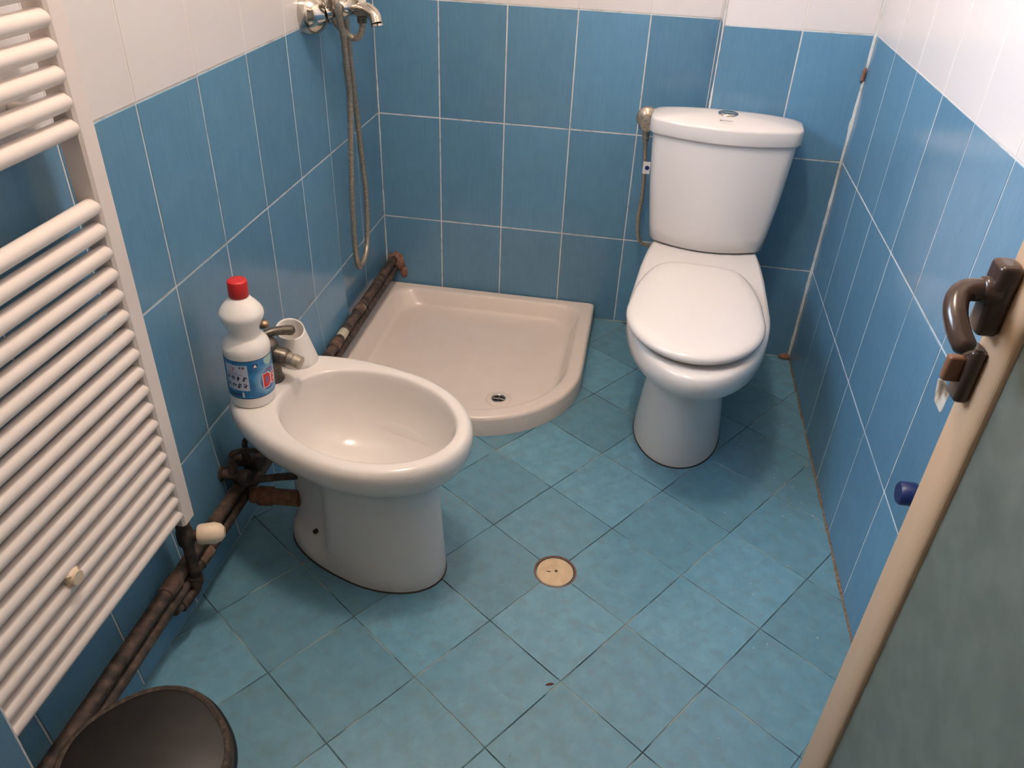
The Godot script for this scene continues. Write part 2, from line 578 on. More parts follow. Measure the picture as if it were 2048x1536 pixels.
func build_shell() -> void:
	var G := -0.0009     # joints lie this far behind the tile faces
	# ---- left wall with the window opening
	var wz0 := 1.02
	var wz1 := 1.72
	var wy0 := 1.32
	var wy1 := 1.90
	var st := new_st()
	slab(st, -FRONT - 0.1, 0.12, -0.05, wy0, -0.12, G)
	slab(st, -FRONT - 0.1, 0.12, wy1, CEIL + 0.1, -0.12, G)
	slab(st, -FRONT - 0.1, -wz1, wy0, wy1, -0.12, G)
	slab(st, -wz0, 0.12, wy0, wy1, -0.12, G)
	var wl := obj("wall_left", st, M.grout, null, wall_basis("left"))
	structure(wl, "left wall of blue tiles below and white tiles above")
	var rows := [0.0, 0.2968, 0.6306, 0.9598, 1.32]
	var zj := [0.0]
	for k in 11:
		zj.append(0.2105 + 0.1991 * k)
	for k in zj.size() - 1:
		for r in 4:
			wall_tile(wl, -minf(zj[k + 1], FRONT), -zj[k], rows[r], rows[r + 1], r == 3, 0.075 if r == 0 and zj[k] > 0.35 else 0.0)
	# mortar bed behind the lowest tiles, which lean out at the foot
	var bed := new_st()
	var bt := sin(0.075) * 0.2968 - 0.0014
	flat_prism_x(bed, [Vector2(-0.01, 0.294), Vector2(-0.0012, 0.294), Vector2(bt, 0.0), Vector2(-0.01, 0.0)], -FRONT, -0.411)
	obj("mortar_bed", bed, M.grout, wl)
	upper(wl, -FRONT, 0.0, [[-FRONT, -wz1, wy0, wy1], [-wz0, 0.0, wy0, wy1], [-FRONT, 0.0, wy1, CEIL]])
	# ---- window in it
	var win := Node3D.new()
	win.name = "window_1"
	add_child(win)
	structure(win, "small window high in the left wall, bright with daylight")
	var f := new_st()
	for q in [[wz0, wz1, wy0, wy0 + 0.045], [wz0, wz1, wy1 - 0.045, wy1], [wz0, wz0 + 0.045, wy0 + 0.045, wy1 - 0.045], [wz1 - 0.045, wz1, wy0 + 0.045, wy1 - 0.045]]:
		box(f, Vector3(-0.085, (q[2] + q[3]) / 2, (q[0] + q[1]) / 2), Vector3(0.05, q[3] - q[2], q[1] - q[0]), 0.003)
	obj("window_frame", f, M.plastic, win)
	var p := new_st()
	box(p, Vector3(-0.085, (wy0 + wy1) / 2, (wz0 + wz1) / 2), Vector3(0.004, wy1 - wy0 - 0.085, wz1 - wz0 - 0.085))
	var gm := mat(Color(0.95, 0.98, 1.0, 0.06), 0.02)
	gm.transparency = BaseMaterial3D.TRANSPARENCY_ALPHA
	obj("pane", p, gm, win)
	# ---- right wall
	st = new_st()
	slab(st, -0.12, FRONT + 0.1, -0.05, CEIL + 0.1, -0.12, G)
	var wr := obj("wall_right", st, M.grout, null, wall_basis("right"))
	structure(wr, "right wall of glossy blue tiles below and white tiles above")
	var rr := [0.0, 0.3032, 0.6354, 0.9641, 1.30, 1.63]
	var rj := [BOX_Z]
	for k in 11:
		rj.append(BOX_Z + 0.2133 + 0.1978 * k)
	for k in rj.size() - 1:
		for r in 5:
			wall_tile(wr, rj[k], minf(rj[k + 1], FRONT), rr[r], rr[r + 1], r >= 3)
	upper(wr, 0, FRONT, [[BOX_Z, FRONT, 1.63, CEIL]])
	# tan mortar squeezed out along the foot of the wall
	var gn := FastNoiseLite.new()
	gn.seed = 12
	gn.frequency = 11.0
	var gp := []
	var gr := []
	var gz := BOX_Z
	while gz < FRONT - 0.02:
		gp.append(Vector3(gz, 0.0005, 0.001))
		gr.append(maxf(0.0006, 0.0028 + 0.0035 * gn.get_noise_1d(gz)))
		gz += 0.012
	var gs := new_st()
	tube(gs, gp, gr, 8)
	obj("floor_mortar", gs, noise_mat([Color(0.40, 0.34, 0.27), Color(0.56, 0.47, 0.37)], [0.3, 0.7], 0.05, 0.95, 0.0, 5.0), wr)
	# broken glaze on a tile of the right wall, bare mortar showing
	var chip := new_st()
	loft(chip, [ring2([[1.148, 0.593], [1.163, 0.558], [1.202, 0.557], [1.206, 0.564], [1.207, 0.600], [1.196, 0.604], [1.173, 0.606]], 0.0003, 1.0), ring2([[1.148, 0.593], [1.163, 0.558], [1.202, 0.557], [1.206, 0.564], [1.207, 0.600], [1.196, 0.604], [1.173, 0.606]], 0.0014, 0.93)], false, true)
	var chip_o := obj("chipped_patch", chip, noise_mat([Color(0.36, 0.31, 0.27), Color(0.62, 0.57, 0.50), Color(0.80, 0.79, 0.76)], [0.3, 0.5, 0.7], 0.02, 0.95, 0.0, 3.0, 1.0), wr)
	chip_o.set_meta("label", "bare mortar patch where the glaze has broken off")
	# ---- back wall
	st = new_st()
	slab(st, -0.12, W + 0.12, -0.05, CEIL + 0.1, -0.12, G)
	var wb := obj("wall_back", st, M.grout)
	structure(wb, "back wall of blue tiles below and white tiles above")
	var bj := [0.0, 0.1944, 0.3944, 0.5944, 0.7944, BOX_X]
	var br := [0.0, 0.2968, 0.6306, 0.9598, 1.29, 1.62]
	for k in 5:
		for r in 5:
			wall_tile(wb, bj[k], bj[k + 1], br[r], br[r + 1], r >= 3)
	upper(wb, 0, BOX_X, [[0.0, BOX_X, 1.62, CEIL]])
	# ---- boxed-in part of the back wall
	st = new_st()
	slab(st, BOX_X + 0.001, W, -0.05, CEIL, -BOX_Z, G)
	var wx := obj("wall_boxing", st, M.grout, null, wall_basis("boxing"))
	structure(wx, "boxed-in strip of the back wall behind the toilet, tiled blue and white")
	var xr := [0.0, 0.3032, 0.6354, 0.9625, 1.30, 1.63]
	for r in 5:
		wall_tile(wx, BOX_X, 1.183, xr[r], xr[r + 1], r >= 3)
		wall_tile(wx, 1.183, W - 0.004, xr[r], xr[r + 1], r >= 3)
	upper(wx, BOX_X, W, [[BOX_X, W, 1.63, CEIL]])
	# narrow tiles on its side face
	var side := Transform3D(Basis(Vector3(0, 0, 1), Vector3(0, 1, 0), Vector3(-1, 0, 0)), Vector3(BOX_X, 0, -BOX_Z))
	for r in 5:
		var w := BOX_Z - 0.006
		var h: float = xr[r + 1] - xr[r] - 0.003
		var tm := tile_mesh(PackedVector2Array([Vector2(-w / 2, -h / 2), Vector2(w / 2, -h / 2), Vector2(w / 2, h / 2), Vector2(-w / 2, h / 2)]), 0.001, 0.0005, Vector2(0.2, 0.333))
		piece("tile", tm, M.white[0] if r >= 3 else M.blue[1], wx, side * Transform3D(Basis.IDENTITY, Vector3(BOX_Z / 2, (xr[r] + xr[r + 1]) / 2, 0)))
	# rough caulk run down the corners
	caulk(wx, Vector3(W - 0.001, 0.0, 0.002), 0.0055, 1.6, 3)
	caulk(wb, Vector3(0.001, 0.10, 0.001), 0.0022, 1.6, 8)
	caulk(wx, Vector3(BOX_X + 0.001, 0.0, 0.0), 0.0024, 1.6, 5)
	var bk := new_st()
	lump(bk, Vector3(W - 0.006, 0.866, 0.003), Vector3(0.005, 0.018, 0.005), 21)
	obj("broken_mortar", bk, M.brick, wx)
	bk = new_st()
	lump(bk, Vector3(W - 0.016, 0.006, 0.008), Vector3(0.018, 0.008, 0.014), 22)
	obj("broken_mortar", bk, M.brick, wx)
	bk = new_st()
	lump(bk, Vector3(0.034, 0.134, 0.003), Vector3(0.030, 0.032, 0.014), 23)
	lump(bk, Vector3(0.060, 0.100, 0.004), Vector3(0.012, 0.020, 0.008), 24)
	obj("broken_mortar", bk, M.brick, wb)
	# ---- short pier beside the doorway
	st = new_st()
	slab(st, -FRONT, -1.927, -0.05, CEIL, -0.13, G)
	var wp := obj("wall_pier", st, M.grout, null, wall_basis("pier"))
	structure(wp, "blue tiled wall pier at the end of the towel radiator")
	for r in 3:
		wall_tile(wp, -2.127, -1.9275, rows[r], rows[r + 1], false)
		wall_tile(wp, -2.327, -2.127, rows[r], rows[r + 1], false)
	# ---- front wall with the doorway, and the hall behind it
	st = new_st()
	slab(st, -0.12, 0.36, -0.05, CEIL + 0.1, FRONT, FRONT + 0.1)
	slab(st, 1.235, W + 0.12, -0.05, CEIL + 0.1, FRONT, FRONT + 0.1)
	slab(st, 0.36, 1.235, 2.06, CEIL + 0.1, FRONT, FRONT + 0.1)
	structure(obj("wall_front", st, M.plaster), "plastered front wall with the doorway")
	st = new_st()
	slab(st, -0.6, -0.5, -0.05, CEIL + 0.1, FRONT + 0.1, 3.7)
	slab(st, 2.0, 2.1, -0.05, CEIL + 0.1, FRONT + 0.1, 3.7)
	slab(st, -0.6, 2.1, -0.05, CEIL + 0.1, 3.6, 3.7)
	slab(st, -0.6, -0.1, -0.05, CEIL + 0.1, FRONT, FRONT + 0.1)
	slab(st, W + 0.1, 2.1, -0.05, CEIL + 0.1, FRONT, FRONT + 0.1)
	structure(obj("wall_hall", st, M.plaster), "plain plastered hallway walls outside the door")
	st = new_st()
	slab(st, -0.7, 2.1, CEIL, CEIL + 0.1, -0.12, 3.7)
	structure(obj("ceiling", st, M.plaster), "flat white ceiling")

func ring2(pts: Array, z: float, k: float) -> PackedVector3Array:
	var c := Vector2.ZERO
	for p in pts:
		c += Vector2(p[0], p[1])
	c /= pts.size()
	var o := PackedVector3Array()
	for p in pts:
		var q := c + (Vector2(p[0], p[1]) - c) * k
		o.append(Vector3(q.x, q.y, z))
	return o

func upper(wall: Node, _a: float, _b: float, rects: Array) -> void:
	var st := new_st()
	for q in rects:
		slab(st, q[0], q[1], q[2], q[3], -0.002, 0.0)
	obj("upper_plaster", st, M.plaster, wall)
	# white joints between the white tiles
	st = new_st()
	slab(st, _a, _b, 0.9635, 1.64 if wall.name != "wall_left" else 1.32, -0.002, -0.0008)
	obj("white_grout", st, M.white_grout, wall)

func caulk(parent: Node, at: Vector3, r: float, h: float, sd: int) -> void:
	var n := FastNoiseLite.new()
	n.seed = sd
	n.frequency = 9.0
	n.fractal_octaves = 3
	var pts := []
	var rad := []
	var y := at.y
	while y < h:
		var v := n.get_noise_1d(y)
		pts.append(Vector3(at.x, y, at.z))
		rad.append(maxf(0.0004, r * (0.75 + 1.3 * v)))
		y += 0.012
	var st := new_st()
	tube(st, pts, rad, 8)
	obj("corner_grout", st, M.grout, parent)

func lump(st: SurfaceTool, c: Vector3, r: Vector3, sd: int) -> void:
	var n := FastNoiseLite.new()
	n.seed = sd
	n.frequency = 0.9
	n.fractal_octaves = 3
	var rings := []
	for i in 11:
		var ph := PI * (i / 10.0) - PI / 2
		var ring := PackedVector3Array()
		for k in 18:
			var a := TAU * k / 18
			var d := Vector3(cos(a) * cos(ph), sin(ph), -sin(a) * cos(ph))
			var f := 1.0 + 0.55 * n.get_noise_3dv(d * 2.0)
			ring.append(c + d * r * f)
		rings.append(ring)
	loft(st, rings, false, false)

func build_floor() -> void:
	var st := new_st()
	slab(st, -0.6, 2.1, -0.08, -0.0012, -0.12, 3.7)
	var fl := obj("floor", st, M.floor_grout)
	structure(fl, "floor of teal square tiles laid diagonally")
	var th := 0.9484
	var t := 0.198
	var o := Vector2(0.6258, 1.3289)
	var ex := Vector2(cos(th), -sin(th)) * t
	var ey := Vector2(sin(th), cos(th)) * t
	var room := PackedVector2Array([Vector2(0.001, 0.001), Vector2(BOX_X - 0.001, 0.001), Vector2(BOX_X - 0.001, BOX_Z + 0.001), Vector2(W - 0.001, BOX_Z + 0.001), Vector2(W - 0.001, FRONT + 0.1), Vector2(0.001, FRONT + 0.1)])
	var dc := o + ex
	var hole := PackedVector2Array()
	for k in 32:
		hole.append(dc + Vector2(cos(TAU * k / 32), sin(TAU * k / 32)) * 0.0475)
	var rot := Basis(Vector3(1, 0, 0), Vector3(0, 0, 1), Vector3(0, 1, 0))   # tile xy -> floor xz
	var j := 0.0010 / t
	for i in range(-13, 12):
		for k in range(-12, 12):
			var p := PackedVector2Array([o + ex * (i + j) + ey * (k + j), o + ex * (i + 1 - j) + ey * (k + j), o + ex * (i + 1 - j) + ey * (k + 1 - j), o + ex * (i + j) + ey * (k + 1 - j)])
			var cut := Geometry2D.intersect_polygons(p, room)
			for c in cut:
				if c.size() < 3:
					continue
				var parts := [c]
				var near := false
				for v in c:
					if v.distance_to(dc) < 0.03:
						near = true
				if near:
					parts = Geometry2D.clip_polygons(c, hole)
				for q in parts:
					var a := 0.0
					for v in q.size():
						a += q[v].cross(q[(v + 1) % q.size()])
					if absf(a) < 0.0008:
						continue
					floor_tile(fl, q, ex, near)

func floor_tile(fl: Node, q: PackedVector2Array, ex: Vector2, near: bool) -> void:
	# local xy: x along the joint direction, y up in the tile plane; z is up in the room
	var c := Vector2.ZERO
	for v in q:
		c += v
	c /= q.size()
	var u := ex.normalized()
	var loc := PackedVector2Array()
	for v in q:
		var d := v - c
		loc.append(Vector2(d.dot(u), -(d.x * -u.y + d.y * u.x)))
	var m := tile_mesh(loc, 0.006, 0.0 if near else 0.0007, Vector2(0.2, 0.2))
	var b := Basis(Vector3(u.x, 0, u.y), Vector3(u.y, 0, -u.x), Vector3.UP)
	b = b * Basis.from_euler(Vector3(rng.randf_range(-0.002, 0.002), rng.randf_range(-0.002, 0.002), 0))
	piece("floor_tile", m, M.floor[rng.randi() % 4], fl, Transform3D(b, Vector3(c.x, rng.randf_range(-0.0003, 0.0003), c.y)))

# ------------------------------------------------------------------ door
func build_door() -> void:
	var d := Node3D.new()
	d.name = "door_1"
	d.position = Vector3(1.161, 0.012, 1.657)
	d.rotation.y = atan2(0.019, 0.703)
	add_child(d)
	structure(d, "open door leaf with cream metal edge profile and dull green panel")
	# local z runs from the free edge to the hinge, local -x is the face seen from the doorway
	var H := 2.02
	var L := 0.70
	var prof := [[0.040, 0.0], [0.002, 0.0], [0.0, 0.002], [0.0, 0.030]]
	for k in 9:
		var a := PI / 2 * k / 8.0
		prof.append([0.009 * (1 - cos(a)), 0.030 + 0.021 * sin(a)])
	prof.append([0.040, 0.051])
	for s in 2:
		var st := new_st()
		var r0 := PackedVector3Array()
		var r1 := PackedVector3Array()
		for q in prof:
			var z: float = q[1] if s == 0 else L - q[1]
			r0.append(Vector3(q[0], 0, z))
			r1.append(Vector3(q[0], H, z))
		if s == 0:
			r0.reverse()
			r1.reverse()
		flat_prism(st, r0, r1)
		obj("stile", st, M.cream, d)
	var st2 := new_st()
	box(st2, Vector3(0.020, 0.026, L / 2), Vector3(0.040, 0.052, L - 0.102), 0.002)
	obj("rail", st2, M.cream, d)
	st2 = new_st()
	box(st2, Vector3(0.020, H - 0.026, L / 2), Vector3(0.040, 0.052, L - 0.102), 0.002)
	obj("rail", st2, M.cream, d)
	st2 = new_st()
	box(st2, Vector3(0.021, H / 2, L / 2), Vector3(0.018, H - 0.104, L - 0.100))
	obj("panel", st2, M.panel, d)
	# handle
	var hb := Node3D.new()
	hb.name = "door_handle"
	hb.position = Vector3(0, 0.980, 0.016)
	d.add_child(hb)
	st2 = new_st()
	soft_box(st2, Vector3(-0.0105, 0, 0), Vector3(0.021, 0.072, 0.028), 0.0055)
	obj("handle_plate", st2, M.handle, hb)
	st2 = new_st()
	var path := curve([Vector3(-0.016, 0.006, 0.0), Vector3(-0.030, 0.006, 0.0), Vector3(-0.040, 0.005, 0.003), Vector3(-0.0485, 0.001, 0.013), Vector3(-0.0520, -0.008, 0.030), Vector3(-0.0500, -0.018, 0.046), Vector3(-0.0440, -0.028, 0.060)], 0.003)
	var rad := []
	for k in path.size():
		var f: float = float(k) / (path.size() - 1)
		rad.append((0.0112 - 0.0012 * f) if f < 0.95 else (0.0085 if f < 0.99 else 0.005))
	tube(st2, path, rad, 20)
	obj("lever", st2, M.handle, hb)
	st2 = new_st()
	tube(st2, [Vector3(-0.012, 0.006, 0), Vector3(-0.022, 0.006, 0), Vector3(-0.025, 0.006, 0), Vector3(-0.026, 0.006, 0)], [0.0165, 0.0135, 0.0132, 0.011], 20)
	obj("neck_collar", st2, M.handle, hb)
	var kp := Node3D.new()
	kp.name = "lock_plate"
	kp.position = Vector3(0, 0.897, 0.016)
	d.add_child(kp)
	st2 = new_st()
	soft_box(st2, Vector3(-0.0075, 0, 0), Vector3(0.015, 0.060, 0.026), 0.005)
	obj("plate", st2, M.handle, kp)
	st2 = new_st()
	soft_box(st2, Vector3(-0.022, 0.004, 0), Vector3(0.016, 0.028, 0.011), 0.003)
	obj("thumb_turn", st2, M.knobwood, kp)
	# hinge side jamb and casing of the doorway
	var fr := new_st()
	box(fr, Vector3(1.218, 1.02, FRONT + 0.05), Vector3(0.034, 2.04, 0.11), 0.003)
	box(fr, Vector3(0.377, 1.02, FRONT + 0.05), Vector3(0.034, 2.04, 0.11), 0.003)
	box(fr, Vector3(0.7975, 2.045, FRONT + 0.05), Vector3(0.875, 0.03, 0.11), 0.003)
	structure(obj("trim_1", fr, M.cream), "cream metal frame of the doorway")

func flat_prism_x(st: SurfaceTool, prof: Array, x0: float, x1: float) -> void:
	# prof holds (z, y) pairs
	var r0 := PackedVector3Array()
	var r1 := PackedVector3Array()
	for q in prof:
		r0.append(Vector3(x0, q.y, q.x))
		r1.append(Vector3(x1, q.y, q.x))
	flat_prism(st, r0, r1)

func soft_box(st: SurfaceTool, c: Vector3, s: Vector3, r: float) -> void:
	# box with rounded edges, smooth shaded
	var rings := []
	for i in 10:
		var a := PI / 2 * (i if i < 5 else i - 1) / 4.0 - PI / 2
		var top := i >= 5
		if top:
			a = PI / 2 * (i - 5) / 4.0
		var y := (s.y / 2 - r + r * sin(a)) if top else (-s.y / 2 + r + r * sin(a))
		var inset := r * (1.0 - cos(a))
		var ring := PackedVector3Array()
		var rr := maxf(r - inset * 0.6, 0.0006)
		var hx := s.x / 2 - inset
		var hz := s.z / 2 - inset
		for q in [[1, 1, -90.0], [1, -1, 0.0], [-1, -1, 90.0], [-1, 1, 180.0]]:
			for k in 6:
				var t := deg_to_rad(q[2] + 90.0 * k / 5)
				ring.append(c + Vector3(q[0] * (hx - rr) + cos(t) * rr, y, q[1] * (hz - rr) - sin(t) * rr))
		rings.append(ring)
	loft(st, rings)

func flat_prism(st: SurfaceTool, r0: PackedVector3Array, r1: PackedVector3Array) -> void:
	st.set_smooth_group(4294967295)
	var n := r0.size()
	for k in n:
		var k2 := (k + 1) % n
		quad(st, r0[k], r0[k2], r1[k2], r1[k])
	fan(st, r0, true)
	fan(st, r1, false)

# ------------------------------------------------------------------ shower tray
func tray_ring(off: float, rc: float, y: float, R := 0.31) -> PackedVector3Array:
	# outline of the quadrant tray shrunk by off, small corners of radius rc, big one of radius R
	var x0 := 0.004 + off
	var z0 := 0.003 + off
	var x1 := 0.724 - off
	var z1 := 0.735 - off
	var o := PackedVector3Array()
	var rb := R - off * 0.8
	# counter-clockwise seen from above
	var cs := [[x1 - rb, z1 - rb, rb, -90.0], [x1 - rc, z0 + rc, rc, 0.0], [x0 + rc, z0 + rc, rc, 90.0], [x0 + rc, z1 - rc, rc, 180.0]]
	for q in cs:
		var n := 16
		for k in n + 1:
			var a := deg_to_rad(q[3] + 90.0 * k / n)
			o.append(Vector3(q[0] + cos(a) * q[2], y, q[1] - sin(a) * q[2]))
	return o

func build_tray() -> void:
	var t := thing("shower_tray", "pinkish beige quadrant shower tray in the tiled corner", "shower tray")
	var st := new_st()
	loft(st, [tray_ring(0.0, 0.012, 0.0), tray_ring(0.0, 0.012, 0.050), tray_ring(0.0025, 0.012, 0.058), tray_ring(0.008, 0.014, 0.061), tray_ring(0.011, 0.017, 0.0611), tray_ring(0.033, 0.057, 0.0611), tray_ring(0.036, 0.060, 0.061), tray_ring(0.040, 0.064, 0.0600), tray_ring(0.0430, 0.067, 0.0572), tray_ring(0.0455, 0.070, 0.0525), tray_ring(0.0470, 0.071, 0.0499), tray_ring(0.0625, 0.084, 0.0227), tray_ring(0.0640, 0.085, 0.0200), tray_ring(0.0675, 0.088, 0.0150), tray_ring(0.072, 0.092, 0.0120), tray_ring(0.079, 0.095, 0.0105), tray_ring(0.083, 0.096, 0.0103), tray_ring(0.10, 0.095, 0.0098), tray_ring(0.20, 0.06, 0.0085)], false, true)
	obj("tray_body", st, M.tray, t)
	st = new_st()
	lathe(st, [[0.036, 0.0], [0.036, 0.0018], [0.033, 0.0028], [0.022, 0.0022], [0.021, 0.0035], [0.0195, 0.0035], [0.018, 0.001]], Vector3(0.499, 0.0095, 0.560), 32, false)
	obj("drain_recess", st, M.tray, t)
	st = new_st()
	lathe(st, [[0.0205, 0.002], [0.0205, 0.0052], [0.0175, 0.0058], [0.0165, 0.002], [0.0165, 0.0008]], Vector3(0.499, 0.0095, 0.560), 32, false)
	obj("drain_ring", st, M.chrome, t)
	st = new_st()
	lathe(st, [[0.0165, 0.0], [0.0165, 0.0012]], Vector3(0.499, 0.0095, 0.560), 24)
	obj("drain_hole", st, M.dark, t)
	st = new_st()
	for a in [0.0, PI / 2]:
		var dv := Vector3(cos(a), 0, sin(a)) * 0.0165
		var c := Vector3(0.499, 0.0123, 0.560)
		tube(st, [c - dv, c + dv], 0.0016, 8)
	obj("drain_cross", st, M.chrome, t)

# ------------------------------------------------------------------ toilet
func egg(a: float, ab: float, zb: float, zf: float, zc: float, y: float, dx := 0.0, nb := 5.0, n := 56) -> PackedVector3Array:
	var o := PackedVector3Array()
	for k in n:
		var t := TAU * k / n
		var c := cos(t)
		var s := -sin(t)              # counter-clockwise from above: z = -sin
		if s >= 0.0:
			o.append(Vector3(dx + a * c, y, zc + (zf - zc) * s))
		else:
			var e := 2.0 / nb
			var q := pow(-s, e)
			var w := lerpf(a, ab, smoothstep(0.0, 1.0, q))
			o.append(Vector3(dx + w * signf(c) * pow(absf(c), e), y, zc - (zc - zb) * q))
	return o

func build_toilet() -> void:
	var t := thing("toilet", "white close-coupled toilet with its lid closed, by the right wall", "toilet", Vector3(1.031, 0, 0.112), -0.057)
	var st := new_st()
	# [y, half width, half width at back, back, front, centre]
	var S := [[0.0, 0.117, 0.085, 0.15, 0.640, 0.46], [0.006, 0.117, 0.085, 0.15, 0.640, 0.46], [0.05, 0.113, 0.082, 0.15, 0.634, 0.46], [0.12, 0.106, 0.08, 0.14, 0.628, 0.46], [0.18, 0.099, 0.08, 0.13, 0.622, 0.46], [0.215, 0.097, 0.085, 0.12, 0.626, 0.46], [0.245, 0.104, 0.095, 0.10, 0.652, 0.46], [0.275, 0.124, 0.11, 0.07, 0.700, 0.47], [0.305, 0.146, 0.125, 0.04, 0.755, 0.48], [0.325, 0.157, 0.135, 0.02, 0.782, 0.49], [0.334, 0.160, 0.14, 0.01, 0.790, 0.49], [0.3365, 0.1615, 0.143, 0.008, 0.794, 0.49], [0.339, 0.1685, 0.149, 0.005, 0.818, 0.49], [0.344, 0.172, 0.152, 0.004, 0.826, 0.49], [0.375, 0.1735, 0.154, 0.004, 0.832, 0.49], [0.392, 0.172, 0.153, 0.005, 0.829, 0.49], [0.399, 0.167, 0.149, 0.008, 0.822, 0.49], [0.401, 0.160, 0.144, 0.012, 0.813, 0.49]]
	var rings := []
	for q in S:
		rings.append(egg(q[1], q[2], q[3], q[4], q[5], q[0]))
	loft(st, rings, true, true)
	obj("pan", st, M.china, t)
	# dark sealing line round the foot
	st = new_st()
	loft(st, [egg(0.119, 0.087, 0.148, 0.6425, 0.46, 0.0), egg(0.1185, 0.086, 0.148, 0.642, 0.46, 0.003)], false, true)
	obj("foot_seal", st, M.screw, t)
	# seat ring and lid
	st = new_st()
	var dx := -0.010
	loft(st, [egg(0.143, 0.115, 0.315, 0.772, 0.60, 0.4005, dx, 4.0), egg(0.147, 0.119, 0.31, 0.777, 0.60, 0.403, dx, 4.0), egg(0.147, 0.119, 0.31, 0.777, 0.60, 0.410, dx, 4.0), egg(0.143, 0.115, 0.315, 0.772, 0.60, 0.4135, dx, 4.0)])
	obj("seat_ring", st, M.seat, t)
	st = new_st()
	var lr := []
	for q in [[-0.006, 0.4145], [0.0, 0.4165], [0.003, 0.4215], [0.0025, 0.428], [-0.002, 0.4335], [-0.010, 0.437], [-0.03, 0.4395], [-0.075, 0.4415], [-0.12, 0.4425]]:
		var e: float = q[0]
		lr.append(egg(0.158 + e, 0.134 + e, 0.318 - e * 0.9, 0.798 + e, 0.60, q[1], dx, 4.0))
	loft(st, lr)
	obj("seat_lid", st, M.seat, t)
	for s in [-1, 1]:
		st = new_st()
		tube(st, [Vector3(s * 0.062 + dx, 0.412, 0.308), Vector3(s * 0.098 + dx, 0.412, 0.308)], 0.011, 16)
		obj("lid_hinge", st, M.seat, t)
	# cistern
	st = new_st()
	var cr := []
	for q in [[0.405, 0.150, 0.168, 0.02], [0.409, 0.157, 0.174, 0.012], [0.45, 0.163, 0.176, 0.010], [0.56, 0.176, 0.177, 0.008], [0.66, 0.184, 0.176, 0.006], [0.712, 0.187, 0.175, 0.006]]:
		cr.append(cistern_ring(q[1], q[2], q[3], 0.045, q[0]))
	loft(st, cr)
	obj("cistern", st, M.china, t)
	st = new_st()
	cr = []
	for q in [[0.708, 0.192, 0.181, 0.004], [0.7095, 0.1955, 0.1845, 0.002], [0.712, 0.1965, 0.1855, 0.001], [0.743, 0.1965, 0.1855, 0.001], [0.7475, 0.1955, 0.1845, 0.002], [0.750, 0.1925, 0.181, 0.005]]:
		cr.append(cistern_ring(q[1], q[2], q[3], 0.05, q[0]))
	for k in 7:
		var f := 1.0 - (k + 1) / 8.0
		var ring := PackedVector3Array()
		for p in cr[5]:
			ring.append(Vector3(p.x * f, 0.750 + 0.018 * (1 - f * f), 0.092 + (p.z - 0.092) * f))
		cr.append(ring)
	loft(st, cr)
	obj("cistern_lid", st, M.china, t)
	st = new_st()
	var bc := Vector3(0.0, 0.7665, 0.100)
	lathe(st, [[0.026, -0.002], [0.026, 0.0024], [0.0235, 0.0036], [0.0215, 0.0026]], bc, 32)
	obj("button_ring", st, M.chrome, t)
	for s in [-1, 1]:
		st = new_st()
		var hr := []
		for q in [[0.0205, 0.001], [0.0205, 0.0034], [0.018, 0.0042]]:
			var ring := PackedVector3Array()
			for k in 17:
				var a := PI * k / 16.0 + (0.0 if s > 0 else PI)
				ring.append(bc + Vector3(cos(a) * q[0], q[1], -sin(a) * q[0] - s * 0.0008))
			hr.append(ring)
		loft(st, hr)
		obj("flush_button", st, M.chrome, t)
	# small dark maker's print on the lid: a mark and a short word, too small to read
	st = new_st()
	var px := -0.020
	for q in [[0.006, 0.0042], [0.0016, 0.003], [0.0028, 0.003], [0.0022, 0.0024], [0.003, 0.003], [0.0024, 0.0028], [0.0028, 0.0026], [0.0014, 0.003]]:
		slab(st, px, px + q[0], 0.7628, 0.7636, 0.138 - q[1] / 2, 0.138 + q[1] / 2)
		px += q[0] + 0.0014
	obj("maker_print", st, mat(Color(0.1, 0.1, 0.12), 0.5), t, Transform3D(Basis.from_euler(Vector3(0.03, 0.0, 0)), Vector3(0, 0.0058, 0.0)))
	# supply hose from the stop valve down behind the cistern
	var v := thing("toilet_stop_valve", "chrome stop valve on the wall left of the cistern, with braided hose", "valve", Vector3(0.819, 0.685, 0.0))
	st = new_st()
	lathe_z(st, [[0.0315, 0.0], [0.0315, 0.003], [0.028, 0.009], [0.018, 0.013], [0.013, 0.016]], Vector3.ZERO)
	obj("wall_rosette", st, M.hose, v)
	st = new_st()
	tube(st, [Vector3(0, 0, 0.01), Vector3(0, 0, 0.07)], 0.0125, 18)
	tube(st, [Vector3(0, 0.0, 0.055), Vector3(0.002, -0.035, 0.055), Vector3(0.003, -0.055, 0.055)], [0.012, 0.011, 0.009], 16)
	obj("valve_body", st, M.hose, v)
	st = new_st()
	tube(st, [Vector3(0.0, 0, 0.07), Vector3(0.0, 0.0, 0.092)], 0.017, 10)
	obj("valve_handle", st, M.hose, v)
	st = new_st()
	var hp := curve([Vector3(0.003, -0.05, 0.055), Vector3(0.008, -0.10, 0.057), Vector3(0.012, -0.16, 0.06), Vector3(0.014, -0.22, 0.06), Vector3(0.012, -0.28, 0.06), Vector3(0.016, -0.33, 0.065), Vector3(0.028, -0.362, 0.064), Vector3(0.060, -0.375, 0.058), Vector3(0.100, -0.370, 0.055)], 0.0025)
	tube(st, hp, 0.0058, 10, true, 0.0003)
	obj("braided_hose", st, M.hose, v)
	st = new_st()
	box(st, Vector3(0.016, -0.128, 0.0655), Vector3(0.021, 0.036, 0.0016))
	obj("hose_tag", st, M.plastic, v)
	st = new_st()
	lathe_z(st, [[0.0065, 0.0], [0.0065, 0.0006]], Vector3(0.018, -0.128, 0.0663))
	obj("tag_print", st, mat(Color(0.12, 0.14, 0.42), 0.5), v)

